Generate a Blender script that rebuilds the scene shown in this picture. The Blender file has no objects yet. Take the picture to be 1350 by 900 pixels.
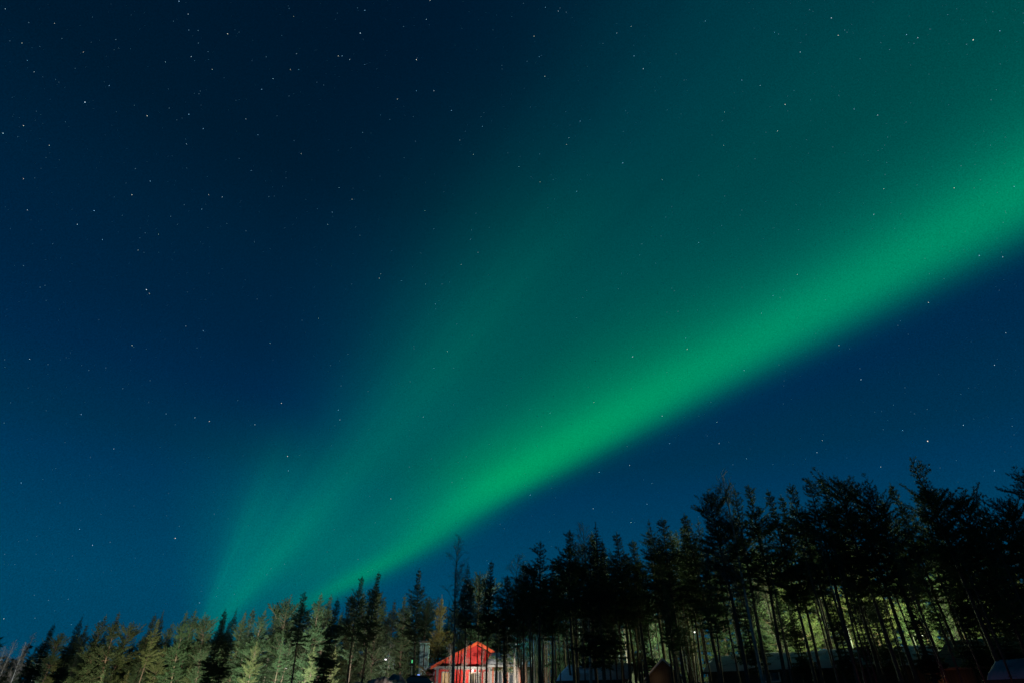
import bpy, math, random
import numpy as np
from mathutils import Vector, Matrix

S = bpy.context.scene
COL = S.collection
R = math.radians

# ------------------------------------------------------------------ camera
F = 750.0                       # focal length in photo pixels (20 mm on 36 mm)
PITCH = R(33.1)
EYE = Vector((0, 0, 1.6))
cd = bpy.data.cameras.new('camera')
cam = bpy.data.objects.new('camera', cd); COL.objects.link(cam)
cam.location = EYE
cam.rotation_euler = (R(90) + PITCH, 0, 0)
cd.sensor_width = 36.0; cd.lens = 20.0
cd.clip_start = 0.1; cd.clip_end = 20000
S.camera = cam
RIGHT = Vector((1, 0, 0)); FWD = Vector((0, math.cos(PITCH), math.sin(PITCH))); UP = Vector((0, -math.sin(PITCH), math.cos(PITCH)))

def ray(X, Y):
    return RIGHT * ((X - 675) / F) + UP * ((450 - Y) / F) + FWD

def at(X, Y, D):
    """the point of the place seen in direction (X, Y), D metres away over the ground"""
    d = ray(X, Y); k = D / math.hypot(d.x, d.y)
    return EYE + d * k

# ------------------------------------------------------------------ render settings
S.view_settings.view_transform = 'Standard'
S.view_settings.look = 'None'
S.view_settings.exposure = 0.0
S.view_settings.gamma = 1.0
S.view_settings.use_curve_mapping = False
S.render.engine = 'CYCLES'
cy = S.cycles
cy.max_bounces = 4; cy.diffuse_bounces = 2; cy.glossy_bounces = 2; cy.transmission_bounces = 2
cy.caustics_reflective = False; cy.caustics_refractive = False
cy.sample_clamp_indirect = 1.0; cy.sample_clamp_direct = 2.5
cy.use_denoising = True
try:
    cy.denoiser = 'OPENIMAGEDENOISE'; cy.denoising_input_passes = 'RGB_ALBEDO_NORMAL'
except Exception: pass

# ------------------------------------------------------------------ night sky with aurora (world)
W = bpy.data.worlds.new('World'); S.world = W; W.use_nodes = True
nt = W.node_tree; N = nt.nodes; L = nt.links
N.clear()
def lk(a, b): L.new(a, b)
def mnode(op, a, b=None, c=None, clamp=False):
    n = N.new('ShaderNodeMath'); n.operation = op; n.use_clamp = clamp
    for i, v in enumerate((a, b, c)):
        if v is None: continue
        if isinstance(v, (int, float)): n.inputs[i].default_value = v
        else: lk(v, n.inputs[i])
    return n.outputs[0]
def vdot(a, vec):
    n = N.new('ShaderNodeVectorMath'); n.operation = 'DOT_PRODUCT'
    lk(a, n.inputs[0]); n.inputs[1].default_value = tuple(vec)
    return n.outputs['Value']
def ramp(fac, pts, interp='B_SPLINE'):
    n = N.new('ShaderNodeValToRGB'); cr = n.color_ramp; cr.interpolation = interp
    while len(cr.elements) > 1: cr.elements.remove(cr.elements[-1])
    cr.elements[0].position = pts[0][0]; cr.elements[0].color = (*pts[0][1], 1)
    for p, c in pts[1:]:
        e = cr.elements.new(p); e.color = (*c, 1)
    lk(fac, n.inputs[0]); return n.outputs[0]
def mapr(v, a, b, c, d, smooth=True):
    n = N.new('ShaderNodeMapRange'); n.interpolation_type = 'SMOOTHSTEP' if smooth else 'LINEAR'
    lk(v, n.inputs['Value'])
    for k, x in zip(('From Min', 'From Max', 'To Min', 'To Max'), (a, b, c, d)): n.inputs[k].default_value = x
    return n.outputs['Result']
def mixc(fac, a, b, mode='MIX'):
    n = N.new('ShaderNodeMix'); n.data_type = 'RGBA'; n.blend_type = mode
    if isinstance(fac, (int, float)): n.inputs[0].default_value = fac
    else: lk(fac, n.inputs[0])
    for i, v in ((6, a), (7, b)):
        if isinstance(v, tuple): n.inputs[i].default_value = (*v, 1)
        else: lk(v, n.inputs[i])
    return n.outputs[2]
tc = N.new('ShaderNodeTexCoord').outputs['Generated']
dz = vdot(tc, (0, 0, 1))
# the glow's own axis in the sky (a fixed compass direction and height)
df = vdot(tc, FWD)
dfs = mnode('MAXIMUM', df, 0.12)
u = mnode('DIVIDE', vdot(tc, RIGHT), dfs)
v = mnode('DIVIDE', vdot(tc, UP), dfs)
def polar(X, Y):
    """angle (degrees / 140) and distance about a point of the sky near the horizon, where a band rises"""
    a = mnode('SUBTRACT', u, (X - 675) / F); b = mnode('SUBTRACT', v, (450 - Y) / F)
    r_ = mnode('SQRT', mnode('ADD', mnode('MULTIPLY', a, a), mnode('MULTIPLY', b, b)))
    return mnode('MULTIPLY', mnode('ARCTAN2', b, a), 180 / math.pi / 140), r_
t1, r1 = polar(67, 970)          # bright arc
t2, r2_ = polar(245, 870)        # wide veil behind it
base = ramp(dz, [(0, (0, 0.0640, 0.1350)), (0.08, (0, 0.0556, 0.1200)), (0.16, (0, 0.0564, 0.1249)), (0.3, (0, 0.0352, 0.0963)), (0.345, (0, 0.0293, 0.0766)), (0.433, (0, 0.0207, 0.0658)), (0.508, (0, 0.0168, 0.0519)), (0.62, (0, 0.0143, 0.0407)), (0.72, (0, 0.0103, 0.0285)), (0.85, (0, 0.0085, 0.0245))], 'LINEAR')
def T(a): return a / 140.0
Z0 = (0, 0, 0)
main_0 = ramp(t1, [(0, Z0), (T(23), (0, 0.0000, 0.0000)), (T(24.2), (0, 0.0091, 0.0019)), (T(25.2), (0, 0.0260, 0.0022)), (T(26), (0, 0.0770, 0.0059)), (T(26.8), (0, 0.1522, 0.0132)), (T(27.6), (0, 0.1783, 0.0179)), (T(28.4), (0, 0.1389, 0.0193)), (T(29.3), (0, 0.0947, 0.0176)), (T(30.3), (0, 0.0661, 0.0137)), (T(31.5), (0, 0.0614, 0.0117)), (T(33), (0, 0.0565, 0.0104)), (T(35), (0, 0.0456, 0.0082)), (T(38), (0, 0.0214, 0.0036)), (T(42), (0, 0.0045, 0.0001)), (T(47), (0, 0.0000, 0.0000)), (T(53), (0, 0.0000, 0.0000)), (1, Z0)])
main_a = ramp(t1, [(0, Z0), (T(23), (0, 0.0000, 0.0000)), (T(24.2), (0, 0.0000, 0.0001)), (T(25.2), (0, 0.0000, 0.0004)), (T(26), (0, 0.0075, 0.0015)), (T(26.8), (0, 0.0290, 0.0035)), (T(27.6), (0, 0.1344, 0.0190)), (T(28.4), (0, 0.2419, 0.0324)), (T(29.3), (0, 0.2888, 0.0402)), (T(30.3), (0, 0.2760, 0.0427)), (T(31.5), (0, 0.2029, 0.0348)), (T(33), (0, 0.1419, 0.0271)), (T(35), (0, 0.0857, 0.0198)), (T(38), (0, 0.0423, 0.0125)), (T(42), (0, 0.0157, 0.0068)), (T(47), (0, 0.0046, 0.0034)), (T(53), (0, 0.0000, 0.0000)), (1, Z0)])
main_b = ramp(t1, [(0, Z0), (T(23), (0, 0.0000, 0.0000)), (T(24.2), (0, 0.0000, 0.0038)), (T(25.2), (0, 0.0000, 0.0079)), (T(26), (0, 0.0055, 0.0142)), (T(26.8), (0, 0.0352, 0.0260)), (T(27.6), (0, 0.1202, 0.0498)), (T(28.4), (0, 0.2045, 0.0674)), (T(29.3), (0, 0.2220, 0.0717)), (T(30.3), (0, 0.1799, 0.0617)), (T(31.5), (0, 0.1068, 0.0415)), (T(33), (0, 0.0605, 0.0252)), (T(35), (0, 0.0306, 0.0140)), (T(38), (0, 0.0127, 0.0080)), (T(42), (0, 0.0045, 0.0057)), (T(47), (0, 0.0000, 0.0026)), (T(53), (0, 0.0000, 0.0000)), (1, Z0)])
veil_a = ramp(t2, [(0, Z0), (T(25), (0, 0.0000, 0.0000)), (T(30), (0, 0.0248, 0.0071)), (T(38), (0, 0.0398, 0.0119)), (T(43), (0, 0.0725, 0.0219)), (T(48), (0, 0.1346, 0.0420)), (T(53), (0, 0.1091, 0.0376)), (T(59), (0, 0.1030, 0.0419)), (T(66), (0, 0.1002, 0.0429)), (T(71), (0, 0.0495, 0.0254)), (T(77), (0, 0.0264, 0.0143)), (T(88), (0, 0.0109, 0.0060)), (T(100), (0, 0.0000, 0.0000)), (1, Z0)])
veil_b = ramp(t2, [(0, Z0), (T(25), (0, 0.0000, 0.0000)), (T(31), (0, 0.0199, 0.0074)), (T(38), (0, 0.0253, 0.0111)), (T(42.5), (0, 0.0345, 0.0179)), (T(48), (0, 0.0829, 0.0386)), (T(53), (0, 0.0575, 0.0341)), (T(58), (0, 0.0277, 0.0233)), (T(64), (0, 0.0094, 0.0126)), (T(71), (0, 0.0021, 0.0047)), (T(78), (0, 0.0000, 0.0000)), (1, Z0)])
veil_c = ramp(t2, [(0, Z0), (T(25), (0, 0.0000, 0.0000)), (T(31), (0, 0.0247, 0.0153)), (T(38), (0, 0.0375, 0.0251)), (T(45), (0, 0.0395, 0.0327)), (T(51), (0, 0.0282, 0.0295)), (T(56), (0, 0.0153, 0.0195)), (T(61), (0, 0.0049, 0.0085)), (T(68), (0, 0.0006, 0.0021)), (T(76), (0, 0.0000, 0.0000)), (1, Z0)])
main = mixc(mapr(r1, .85, 1.60, 0, 1), mixc(mapr(r1, .62, .95, 0, 1), main_0, main_a), main_b)
veil = mixc(mapr(r2_, .62, 1.25, 0, 1), mixc(mapr(r2_, .22, .50, 0, 1), veil_a, veil_b), veil_c)
# slow unevenness and faint streaks along the bands
def streaks(t, r, a, b, sc, amp_):
    cb = N.new('ShaderNodeCombineXYZ'); lk(mnode('MULTIPLY', t, a), cb.inputs[0]); lk(mnode('MULTIPLY', r, b), cb.inputs[1])
    nz = N.new('ShaderNodeTexNoise'); nz.inputs['Scale'].default_value = sc; nz.inputs['Detail'].default_value = 2.0; lk(cb.outputs[0], nz.inputs['Vector'])
    return mnode('ADD', mnode('MULTIPLY', nz.outputs['Fac'], amp_), 1 - amp_ * .5)
main = mixc(1.0, main, mnode('MULTIPLY', streaks(t1, r1, 16, 2.4, 1.5, .20), mapr(r1, .40, .64, .15, 1)), 'MULTIPLY')
veil = mixc(1.0, veil, mnode('MULTIPLY', streaks(t2, r2_, 30, 1.0, 1.6, .34), mapr(r2_, .02, .16, .5, 1)), 'MULTIPLY')
aur = mixc(1.0, mixc(1.0, main, veil, 'ADD'), mapr(df, .1, .35, 0, 1), 'MULTIPLY')
sky = mixc(1.0, base, aur, 'ADD')
# faint fine grain over the whole sky, like sensor noise
nz2 = N.new('ShaderNodeTexNoise'); nz2.inputs['Scale'].default_value = 620; nz2.inputs['Detail'].default_value = 1; lk(tc, nz2.inputs['Vector'])
sky = mixc(1.0, sky, mapr(nz2.outputs['Fac'], .3, .7, .86, 1.14, False), 'MULTIPLY')
bg = N.new('ShaderNodeBackground'); lk(sky, bg.inputs['Color']); bg.inputs['Strength'].default_value = 1.0
wo = N.new('ShaderNodeOutputWorld'); lk(bg.outputs[0], wo.inputs[0])

# ------------------------------------------------------------------ terrain
def sst(a, b, x):
    t = min(1, max(0, (x - a) / (b - a))); return t * t * (3 - 2 * t)
def ground(x, y):
    d = math.hypot(x, y)
    z = 2.5 * sst(12, 50, d if y > 0 else 0) + .006 * max(0, min(d, 500) - 50) * (1 if y > 0 else 0)
    z += .10 * math.sin(x * .21 + 1.3) * math.sin(y * .17) * min(1, d / 20)
    return z

# ------------------------------------------------------------------ lights added below the frame
def spot(name, X, D, h, power, color, toX, toY, toD, size=95, blend=.8, rad=.15):
    p = at(X, 900, D); z = ground(p.x, p.y) + h
    l = bpy.data.lights.new(name, 'SPOT'); l.energy = power; l.color = color
    l.spot_size = R(size); l.spot_blend = blend; l.shadow_soft_size = rad
    o = bpy.data.objects.new(name, l); COL.objects.link(o); o.location = (p.x, p.y, z)
    t = at(toX, toY, toD)
    o.rotation_euler = (t - o.location).to_track_quat('-Z', 'Y').to_euler()
    return o
def point(name, loc, power, color, rad=.12):
    l = bpy.data.lights.new(name, 'POINT'); l.energy = power; l.color = color; l.shadow_soft_size = rad
    o = bpy.data.objects.new(name, l); COL.objects.link(o); o.location = loc
    return o
K = 1.0
# unseen lights added low below the frame to brighten trees, heap and house
spot('added_tree_light', 15, 92, .8, 4200 * K, (.80, .92, 1.0), 30, 868, 106, 80)
spot('added_tree_light', 120, 77, .8, 8500 * K, (1.0, .94, .60), 120, 890, 94, 88, 1.0)
spot('added_tree_light', 205, 67, .8, 10000 * K, (.95, 1.0, .66), 205, 890, 84, 88, 1.0)
spot('added_tree_light', 290, 65, .8, 13500 * K, (.82, 1.0, .70), 290, 890, 80, 84, 1.0)
spot('added_tree_light', 350, 59.5, .8, 18000 * K, (.84, 1.0, .80), 350, 888, 74, 84, 1.0)
spot('added_tree_light', 412, 59.5, .8, 17000 * K, (.88, 1.0, .84), 412, 888, 74, 84, 1.0)
spot('heap_light', 505, 49, .4, 130, (1, .85, .7), 505, 893, 52, 70)  # added for the snow heap alone
spot('added_tree_light', 500, 56, .8, 3500 * K, (1.0, .98, .85), 500, 870, 60, 80)
spot('added_house_light', 612, 51, .6, 2600 * K, (1.0, .93, .80), 625, 872, 60, 85)  # added, unseen, to light the red house front
spot('added_house_light', 676, 51, .6, 3400 * K, (1.0, .90, .76), 672, 880, 60, 70)  # added, unseen, to brighten the rust-coloured wall
spot('added_larch_light', 572, 52, .8, 6500 * K, (1.0, .88, .62), 583, 850, 66, 50)  # added, unseen, to brighten the larch
for X_, D_ in ((1153, 35.4), (1236, 33.4), (1286, 34.4)):  # unseen red lights added beside trunk feet for their red glow
    q_ = at(X_, 900, D_); point('added_red_light', (q_.x - .25, q_.y - .55, q_.z - .35), 2.5, (1, .09, .03), .04)

# ------------------------------------------------------------------ materials
def mat(name, color, rough=.8, var=None, scale=4, rnd=0, bump=0, transl=None, emit=None, spec=.3):
    m = bpy.data.materials.new(name); m.use_nodes = True
    t = m.node_tree; n = t.nodes; b = n['Principled BSDF']
    b.inputs['Roughness'].default_value = rough
    b.inputs['Specular IOR Level'].default_value = spec
    tx = n.new('ShaderNodeTexCoord')
    ns = n.new('ShaderNodeTexNoise'); ns.inputs['Scale'].default_value = scale; ns.inputs['Detail'].default_value = 5
    t.links.new(tx.outputs['Object'], ns.inputs['Vector'])
    cr = n.new('ShaderNodeValToRGB')
    v2 = var or tuple(c * .65 for c in color)
    cr.color_ramp.elements[0].position = .3; cr.color_ramp.elements[0].color = (*v2, 1)
    cr.color_ramp.elements[1].position = .7; cr.color_ramp.elements[1].color = (*color, 1)
    t.links.new(ns.outputs['Fac'], cr.inputs[0])
    out = cr.outputs[0]
    if rnd:
        oi = n.new('ShaderNodeObjectInfo')
        mr = n.new('ShaderNodeMapRange'); mr.inputs['To Min'].default_value = 1 - rnd; mr.inputs['To Max'].default_value = 1 + rnd
        t.links.new(oi.outputs['Random'], mr.inputs['Value'])
        hs = n.new('ShaderNodeHueSaturation'); t.links.new(mr.outputs[0], hs.inputs['Value'])
        mh = n.new('ShaderNodeMapRange'); mh.inputs['To Min'].default_value = .475; mh.inputs['To Max'].default_value = .525
        ml = n.new('ShaderNodeMath'); ml.operation = 'FRACT'; mm = n.new('ShaderNodeMath'); mm.operation = 'MULTIPLY'; mm.inputs[1].default_value = 7.3
        t.links.new(oi.outputs['Random'], mm.inputs[0]); t.links.new(mm.outputs[0], ml.inputs[0]); t.links.new(ml.outputs[0], mh.inputs['Value'])
        t.links.new(mh.outputs[0], hs.inputs['Hue']); t.links.new(out, hs.inputs['Color']); out = hs.outputs[0]
    t.links.new(out, b.inputs['Base Color'])
    if bump:
        bp = n.new('ShaderNodeBump'); bp.inputs['Strength'].default_value = bump; bp.inputs['Distance'].default_value = .05
        t.links.new(ns.outputs['Fac'], bp.inputs['Height']); t.links.new(bp.outputs[0], b.inputs['Normal'])
    if transl:
        tr = n.new('ShaderNodeBsdfTranslucent'); t.links.new(out, tr.inputs[0])
        mx = n.new('ShaderNodeMixShader'); mx.inputs[0].default_value = transl
        t.links.new(b.outputs[0], mx.inputs[1]); t.links.new(tr.outputs[0], mx.inputs[2])
        t.links.new(mx.outputs[0], n['Material Output'].inputs[0])
    if emit:
        b.inputs['Emission Color'].default_value = (*emit[0], 1); b.inputs['Emission Strength'].default_value = emit[1]
    return m
def boards(name, c1, c2, width=.14, vertical=True, rough=.7):
    """painted boards with dark joints"""
    m = bpy.data.materials.new(name); m.use_nodes = True
    t = m.node_tree; n = t.nodes; b = n['Principled BSDF']; b.inputs['Roughness'].default_value = rough
    tx = n.new('ShaderNodeTexCoord'); sp = n.new('ShaderNodeSeparateXYZ'); t.links.new(tx.outputs['Object'], sp.inputs[0])
    ad = n.new('ShaderNodeMath'); ad.operation = 'ADD'
    if vertical: t.links.new(sp.outputs[0], ad.inputs[0]); t.links.new(sp.outputs[1], ad.inputs[1])
    else: t.links.new(sp.outputs[2], ad.inputs[0]); ad.inputs[1].default_value = 0
    md = n.new('ShaderNodeMath'); md.operation = 'MULTIPLY'; md.inputs[1].default_value = 1 / width; t.links.new(ad.outputs[0], md.inputs[0])
    fr = n.new('ShaderNodeMath'); fr.operation = 'FRACT'; t.links.new(md.outputs[0], fr.inputs[0])
    gt = n.new('ShaderNodeMath'); gt.operation = 'GREATER_THAN'; gt.inputs[1].default_value = .12; t.links.new(fr.outputs[0], gt.inputs[0])
    fl = n.new('ShaderNodeMath'); fl.operation = 'FLOOR'; t.links.new(md.outputs[0], fl.inputs[0])
    wn = n.new('ShaderNodeTexWhiteNoise'); wn.noise_dimensions = '1D'; t.links.new(fl.outputs[0], wn.inputs['W'])
    ns = n.new('ShaderNodeTexNoise'); ns.inputs['Scale'].default_value = 1.6; ns.inputs['Detail'].default_value = 6; t.links.new(tx.outputs['Object'], ns.inputs['Vector'])
    av = n.new('ShaderNodeMath'); av.operation = 'MULTIPLY_ADD'; av.inputs[1].default_value = .5; t.links.new(wn.outputs['Value'], av.inputs[0]); 
    hf = n.new('ShaderNodeMath'); hf.operation = 'MULTIPLY'; hf.inputs[1].default_value = .6; t.links.new(ns.outputs['Fac'], hf.inputs[0]); t.links.new(hf.outputs[0], av.inputs[2])
    m1 = n.new('ShaderNodeMix'); m1.data_type = 'RGBA'; m1.inputs[6].default_value = (*c2, 1); m1.inputs[7].default_value = (*c1, 1); t.links.new(av.outputs[0], m1.inputs[0])
    m2 = n.new('ShaderNodeMix'); m2.data_type = 'RGBA'; m2.inputs[6].default_value = (*[x * .25 for x in c2], 1); t.links.new(gt.outputs[0], m2.inputs[0]); t.links.new(m1.outputs[2], m2.inputs[7])
    t.links.new(m2.outputs[2], b.inputs['Base Color'])
    return m
M = {
 'needle_pine': mat('pine_needles', (.052, .080, .034), .7, (.026, .044, .018), .9, rnd=.28, transl=.22),
 'needle_spruce': mat('spruce_needles', (.036, .058, .026), .7, (.018, .032, .015), .9, rnd=.28, transl=.15),
 'needle_olive': mat('yellowish_needles', (.088, .098, .036), .7, (.05, .06, .022), .9, rnd=.15, transl=.22),
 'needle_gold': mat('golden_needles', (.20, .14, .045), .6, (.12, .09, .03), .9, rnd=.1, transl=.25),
 'bark_pine': mat('pine_bark', (.13, .082, .055), .9, (.05, .037, .03), 6, rnd=.15, bump=.6),
 'bark_spruce': mat('spruce_bark', (.10, .075, .055), .9, (.045, .035, .028), 6, rnd=.15, bump=.6),
 'bark_birch': mat('birch_bark', (.42, .40, .36), .8, (.10, .09, .08), 3.5, bump=.3),
 'twig': mat('bare_twigs', (.19, .165, .14), .85, (.11, .095, .08), 3),
 'snow': mat('snow', (.78, .80, .84), .75, (.62, .65, .70), .8, bump=.5),
 'old_snow': mat('old_grey_snow', (.48, .50, .54), .85, (.28, .29, .32), .7, bump=.8),
 'dirty_snow': mat('dirty_snow', (.50, .46, .43), .85, (.10, .06, .04), 2.2, bump=.9),
 'ground': mat('snowy_ground', (.60, .62, .66), .85, (.30, .29, .28), .15, bump=.4),
 'red': boards('red_painted_boards', (.66, .010, .006), (.34, .006, .004), .15),
 'orange_wall': boards('rust_painted_boards', (.46, .12, .05), (.27, .06, .03), .16, False),
 'white': mat('white_paint', (.78, .78, .76), .55, (.55, .54, .52), 5),
 'brown': boards('brown_stained_boards', (.16, .085, .045), (.09, .05, .03), .14),
 'dark_wood': boards('dark_stained_boards', (.05, .035, .028), (.025, .02, .016), .16),
 'teal': boards('pale_teal_boards', (.24, .37, .37), (.15, .24, .25), .22),
 'shingle': boards('weathered_shingles', (.22, .12, .09), (.13, .07, .055), .30, False),
 'glass': mat('window_glass', (.03, .035, .04), .08, (.02, .025, .03), 1, spec=.6),
 'lit_glass': mat('lit_window_glass', (.3, .25, .15), .3, (.25, .2, .1), 1, emit=((1, .55, .2), .3)),
 'metal': mat('galvanised_steel', (.32, .33, .34), .5, (.22, .23, .24), 8),
 'pole': mat('dark_painted_pole', (.03, .03, .03), .6, (.02, .02, .02), 5),
 'lamp': mat('lamp_glow', (.8, .8, .8), .3, (.8, .8, .8), 1, emit=((1, .90, .93), 8)),
 'brick': mat('chimney_brick', (.30, .12, .07), .85, (.18, .07, .05), 9, bump=.5),
 'car_paint': mat('brown_car_paint', (.22, .09, .05), .3, (.18, .07, .04), 3, spec=.6),
 'rubber': mat('black_rubber', (.02, .02, .02), .8, (.015, .015, .015), 5),
 'green_lamp': mat('green_signal_glow', (.1, .4, .15), .3, (.1, .4, .15), 1, emit=((.15, 1, .35), .6)),
 'blue_lamp': mat('blue_light_glow', (.1, .2, .6), .3, (.1, .2, .6), 1, emit=((.18, .35, 1), 2.0)),
}
def star_mat(name, col, s):
    m = bpy.data.materials.new(name); m.use_nodes = True; n = m.node_tree.nodes; n.clear()
    e = n.new('ShaderNodeEmission'); e.inputs[0].default_value = (*col, 1); e.inputs[1].default_value = s
    o = n.new('ShaderNodeOutputMaterial'); m.node_tree.links.new(e.outputs[0], o.inputs[0])
    try: m.cycles.emission_sampling = 'NONE'
    except Exception: pass
    return m

# ------------------------------------------------------------------ helpers
def link(name, me, m=None, parent=None, mats=None):
    o = bpy.data.objects.new(name, me); COL.objects.link(o)
    for x in (mats or ([m] if m else [])): me.materials.append(x)
    if parent: o.parent = parent
    return o
def mesh_np(name, V, Fc, smooth=False):
    """V (n,3), Fc (m,k) with k = 3 or 4"""
    V = np.asarray(V, dtype=np.float32); Fc = np.asarray(Fc, dtype=np.int32)
    me = bpy.data.meshes.new(name); k = Fc.shape[1]
    me.vertices.add(len(V)); me.vertices.foreach_set('co', V.ravel())
    me.loops.add(Fc.size); me.loops.foreach_set('vertex_index', Fc.ravel())
    me.polygons.add(len(Fc)); me.polygons.foreach_set('loop_start', np.arange(0, Fc.size, k, dtype=np.int32))
    me.polygons.foreach_set('loop_total', np.full(len(Fc), k, dtype=np.int32))
    if smooth: me.polygons.foreach_set('use_smooth', np.ones(len(Fc), dtype=bool))
    me.update(calc_edges=True); me.validate()
    return me
class MB:
    """collects boxes, prisms and tubes into one mesh"""
    def __init__(s): s.v = []; s.f = []
    def add(s, vs, fs):
        n = len(s.v); s.v += [tuple(q) for q in vs]; s.f += [tuple(i + n for i in f) for f in fs]; return s
    def box(s, x0, x1, y0, y1, z0, z1):
        return s.add([(x0,y0,z0),(x1,y0,z0),(x1,y1,z0),(x0,y1,z0),(x0,y0,z1),(x1,y0,z1),(x1,y1,z1),(x0,y1,z1)],
                     [(0,3,2,1),(4,5,6,7),(0,1,5,4),(1,2,6,5),(2,3,7,6),(3,0,4,7)])
    def prism(s, pts, y0, y1):
        """pts = (x, z) outline, extruded along y"""
        n = len(pts)
        vs = [(x, y0, z) for x, z in pts] + [(x, y1, z) for x, z in pts]
        fs = [tuple(range(n)), tuple(range(2*n-1, n-1, -1))] + [(i, i+n, (i+1)%n+n, (i+1)%n) for i in range(n)]
        return s.add(vs, fs)
    def prismx(s, pts, x0, x1):
        n = len(pts)
        vs = [(x0, y, z) for y, z in pts] + [(x1, y, z) for y, z in pts]
        fs = [tuple(range(n-1,-1,-1)), tuple(range(n, 2*n))] + [(i, (i+1)%n, (i+1)%n+n, i+n) for i in range(n)]
        return s.add(vs, fs)
    def tube(s, a, b, r0, r1=None, n=8):
        r1 = r0 if r1 is None else r1
        a = Vector(a); b = Vector(b); d = (b - a).normalized(); q = d.orthogonal().normalized(); w = d.cross(q)
        vs = []
        for p, r in ((a, r0), (b, r1)):
            for i in range(n):
                t = 2 * math.pi * i / n; vs.append(p + q * math.cos(t) * r + w * math.sin(t) * r)
        fs = [(i, (i+1)%n, (i+1)%n+n, i+n) for i in range(n)] + [tuple(range(n-1,-1,-1)), tuple(range(n, 2*n))]
        return s.add(vs, fs)
    def build(s, name, m, parent=None, bevel=0, rough=0):
        me = bpy.data.meshes.new(name); me.from_pydata(s.v, [], s.f); me.update(); me.materials.append(m)
        o = bpy.data.objects.new(name, me); COL.objects.link(o)
        if parent: o.parent = parent
        if bevel:
            b = o.modifiers.new('bevel', 'BEVEL'); b.width = bevel; b.segments = 2
        return o
def thing(name, label, cat, loc=(0, 0, 0), rz=0, group=None):
    o = bpy.data.objects.new(name, None); COL.objects.link(o); o.empty_display_size = .3
    o.location = loc; o.rotation_euler = (0, 0, rz); o['label'] = label; o['category'] = cat
    if group: o['group'] = group
    return o
def tag(o, label=None, cat=None, group=None, kind=None):
    for k, v_ in (('label', label), ('category', cat), ('group', group), ('kind', kind)):
        if v_: o[k] = v_
    return o
def base_at(X, D, Y=890):
    p = at(X, Y, D); return Vector((p.x, p.y, ground(p.x, p.y)))

# ------------------------------------------------------------------ ground
gx = np.concatenate([-np.geomspace(4000, 160, 14), np.arange(-150, 151, 5.0), np.geomspace(160, 4000, 14)])
gy = np.concatenate([-np.geomspace(4000, 30, 10), np.arange(-25, 156, 5.0), np.geomspace(165, 4000, 14)])
V = [(x, y, ground(x, y)) for y in gy for x in gx]
nx = len(gx)
Fc = [(j*nx+i, j*nx+i+1, (j+1)*nx+i+1, (j+1)*nx+i) for j in range(len(gy)-1) for i in range(nx-1)]
tag(link('ground', mesh_np('ground', V, Fc, True), M['ground']), kind='structure')

# ------------------------------------------------------------------ trees
class Wood:
    def __init__(s): s.V = []; s.F = []; s.n = 0
    def tube(s, pts, rad, k):
        pts = np.asarray(pts, float); m = len(pts)
        d = np.gradient(pts, axis=0); d /= np.linalg.norm(d, axis=1)[:, None] + 1e-9
        ref = np.array([1, 0, 0.]) if abs(d[0][0]) < .8 else np.array([0, 1., 0])
        a = np.cross(d, ref); a /= np.linalg.norm(a, axis=1)[:, None] + 1e-9; b = np.cross(d, a)
        t = np.arange(k) * 2 * np.pi / k
        rad = np.asarray(rad, float)
        v_ = pts[:, None] + (a[:, None] * np.cos(t)[None, :, None] + b[:, None] * np.sin(t)[None, :, None]) * rad[:, None, None]
        s.V.append(v_.reshape(-1, 3))
        i = np.arange(k); j = (i + 1) % k
        for r in range(m - 1):
            s.F.append(np.stack([i + r*k, j + r*k, j + (r+1)*k, i + (r+1)*k], 1) + s.n)
        s.n += m * k
    def mesh(s, name): return mesh_np(name, np.concatenate(s.V), np.concatenate(s.F), True)
class Leaf:
    def __init__(s, rg): s.c = []; s.d = []; s.l = []; s.w = []; s.rg = rg
    def tuft(s, p, d, n, ln, wd, spread):
        rg = s.rg
        dd = d[None] + rg.normal(0, spread, (n, 3)); dd /= np.linalg.norm(dd, axis=1)[:, None] + 1e-9
        s.c.append(p[None] + rg.normal(0, .025, (n, 3))); s.d.append(dd)
        s.l.append(ln * rg.uniform(.6, 1.25, n)); s.w.append(wd * rg.uniform(.6, 1.4, n))
    def arrays(s):
        c = np.concatenate(s.c); d = np.concatenate(s.d); l = np.concatenate(s.l)[:, None]; w = np.concatenate(s.w)[:, None]
        q = np.cross(d, s.rg.normal(0, 1, d.shape)); q /= np.linalg.norm(q, axis=1)[:, None] + 1e-9
        v_ = np.stack([c - q*w*.5, c + q*w*.5, c + d*l], 1).reshape(-1, 3)
        return v_

def crown_mesh(br, lf):
    q = np.concatenate(br.F); v_ = np.concatenate(br.V)
    f = np.concatenate([q[:, [0, 1, 2]], q[:, [0, 2, 3]]]); nw = len(f)
    if lf:
        lv = lf.arrays(); f = np.concatenate([f, np.arange(len(lv)).reshape(-1, 3) + len(v_)]); v_ = np.concatenate([v_, lv])
    me = mesh_np('crown', v_, f)
    mi = np.zeros(len(me.polygons), dtype=np.int32); mi[nw:] = 1
    me.materials.append(None)
    if lf: me.materials.append(None)
    me.polygons.foreach_set('material_index', mi)
    return me
def trunk_line(rg, H, bend):
    t = np.linspace(0, 1, 16)
    a1, a2 = rg.uniform(0, 6.28, 2)
    x = bend * (np.sin(t * 2.2 + a1) - math.sin(a1)) + .25 * bend * np.sin(t * 9 + a2) * t
    y = bend * (np.cos(t * 2.0 + a2) - math.cos(a2))
    return np.stack([x, y, t * H], 1)
def on_line(L_, z, H):
    f = max(0, min(.9999, z / H)) * (len(L_) - 1); i = int(f); return L_[i] * (1 - (f - i)) + L_[i + 1] * (f - i)

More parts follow.
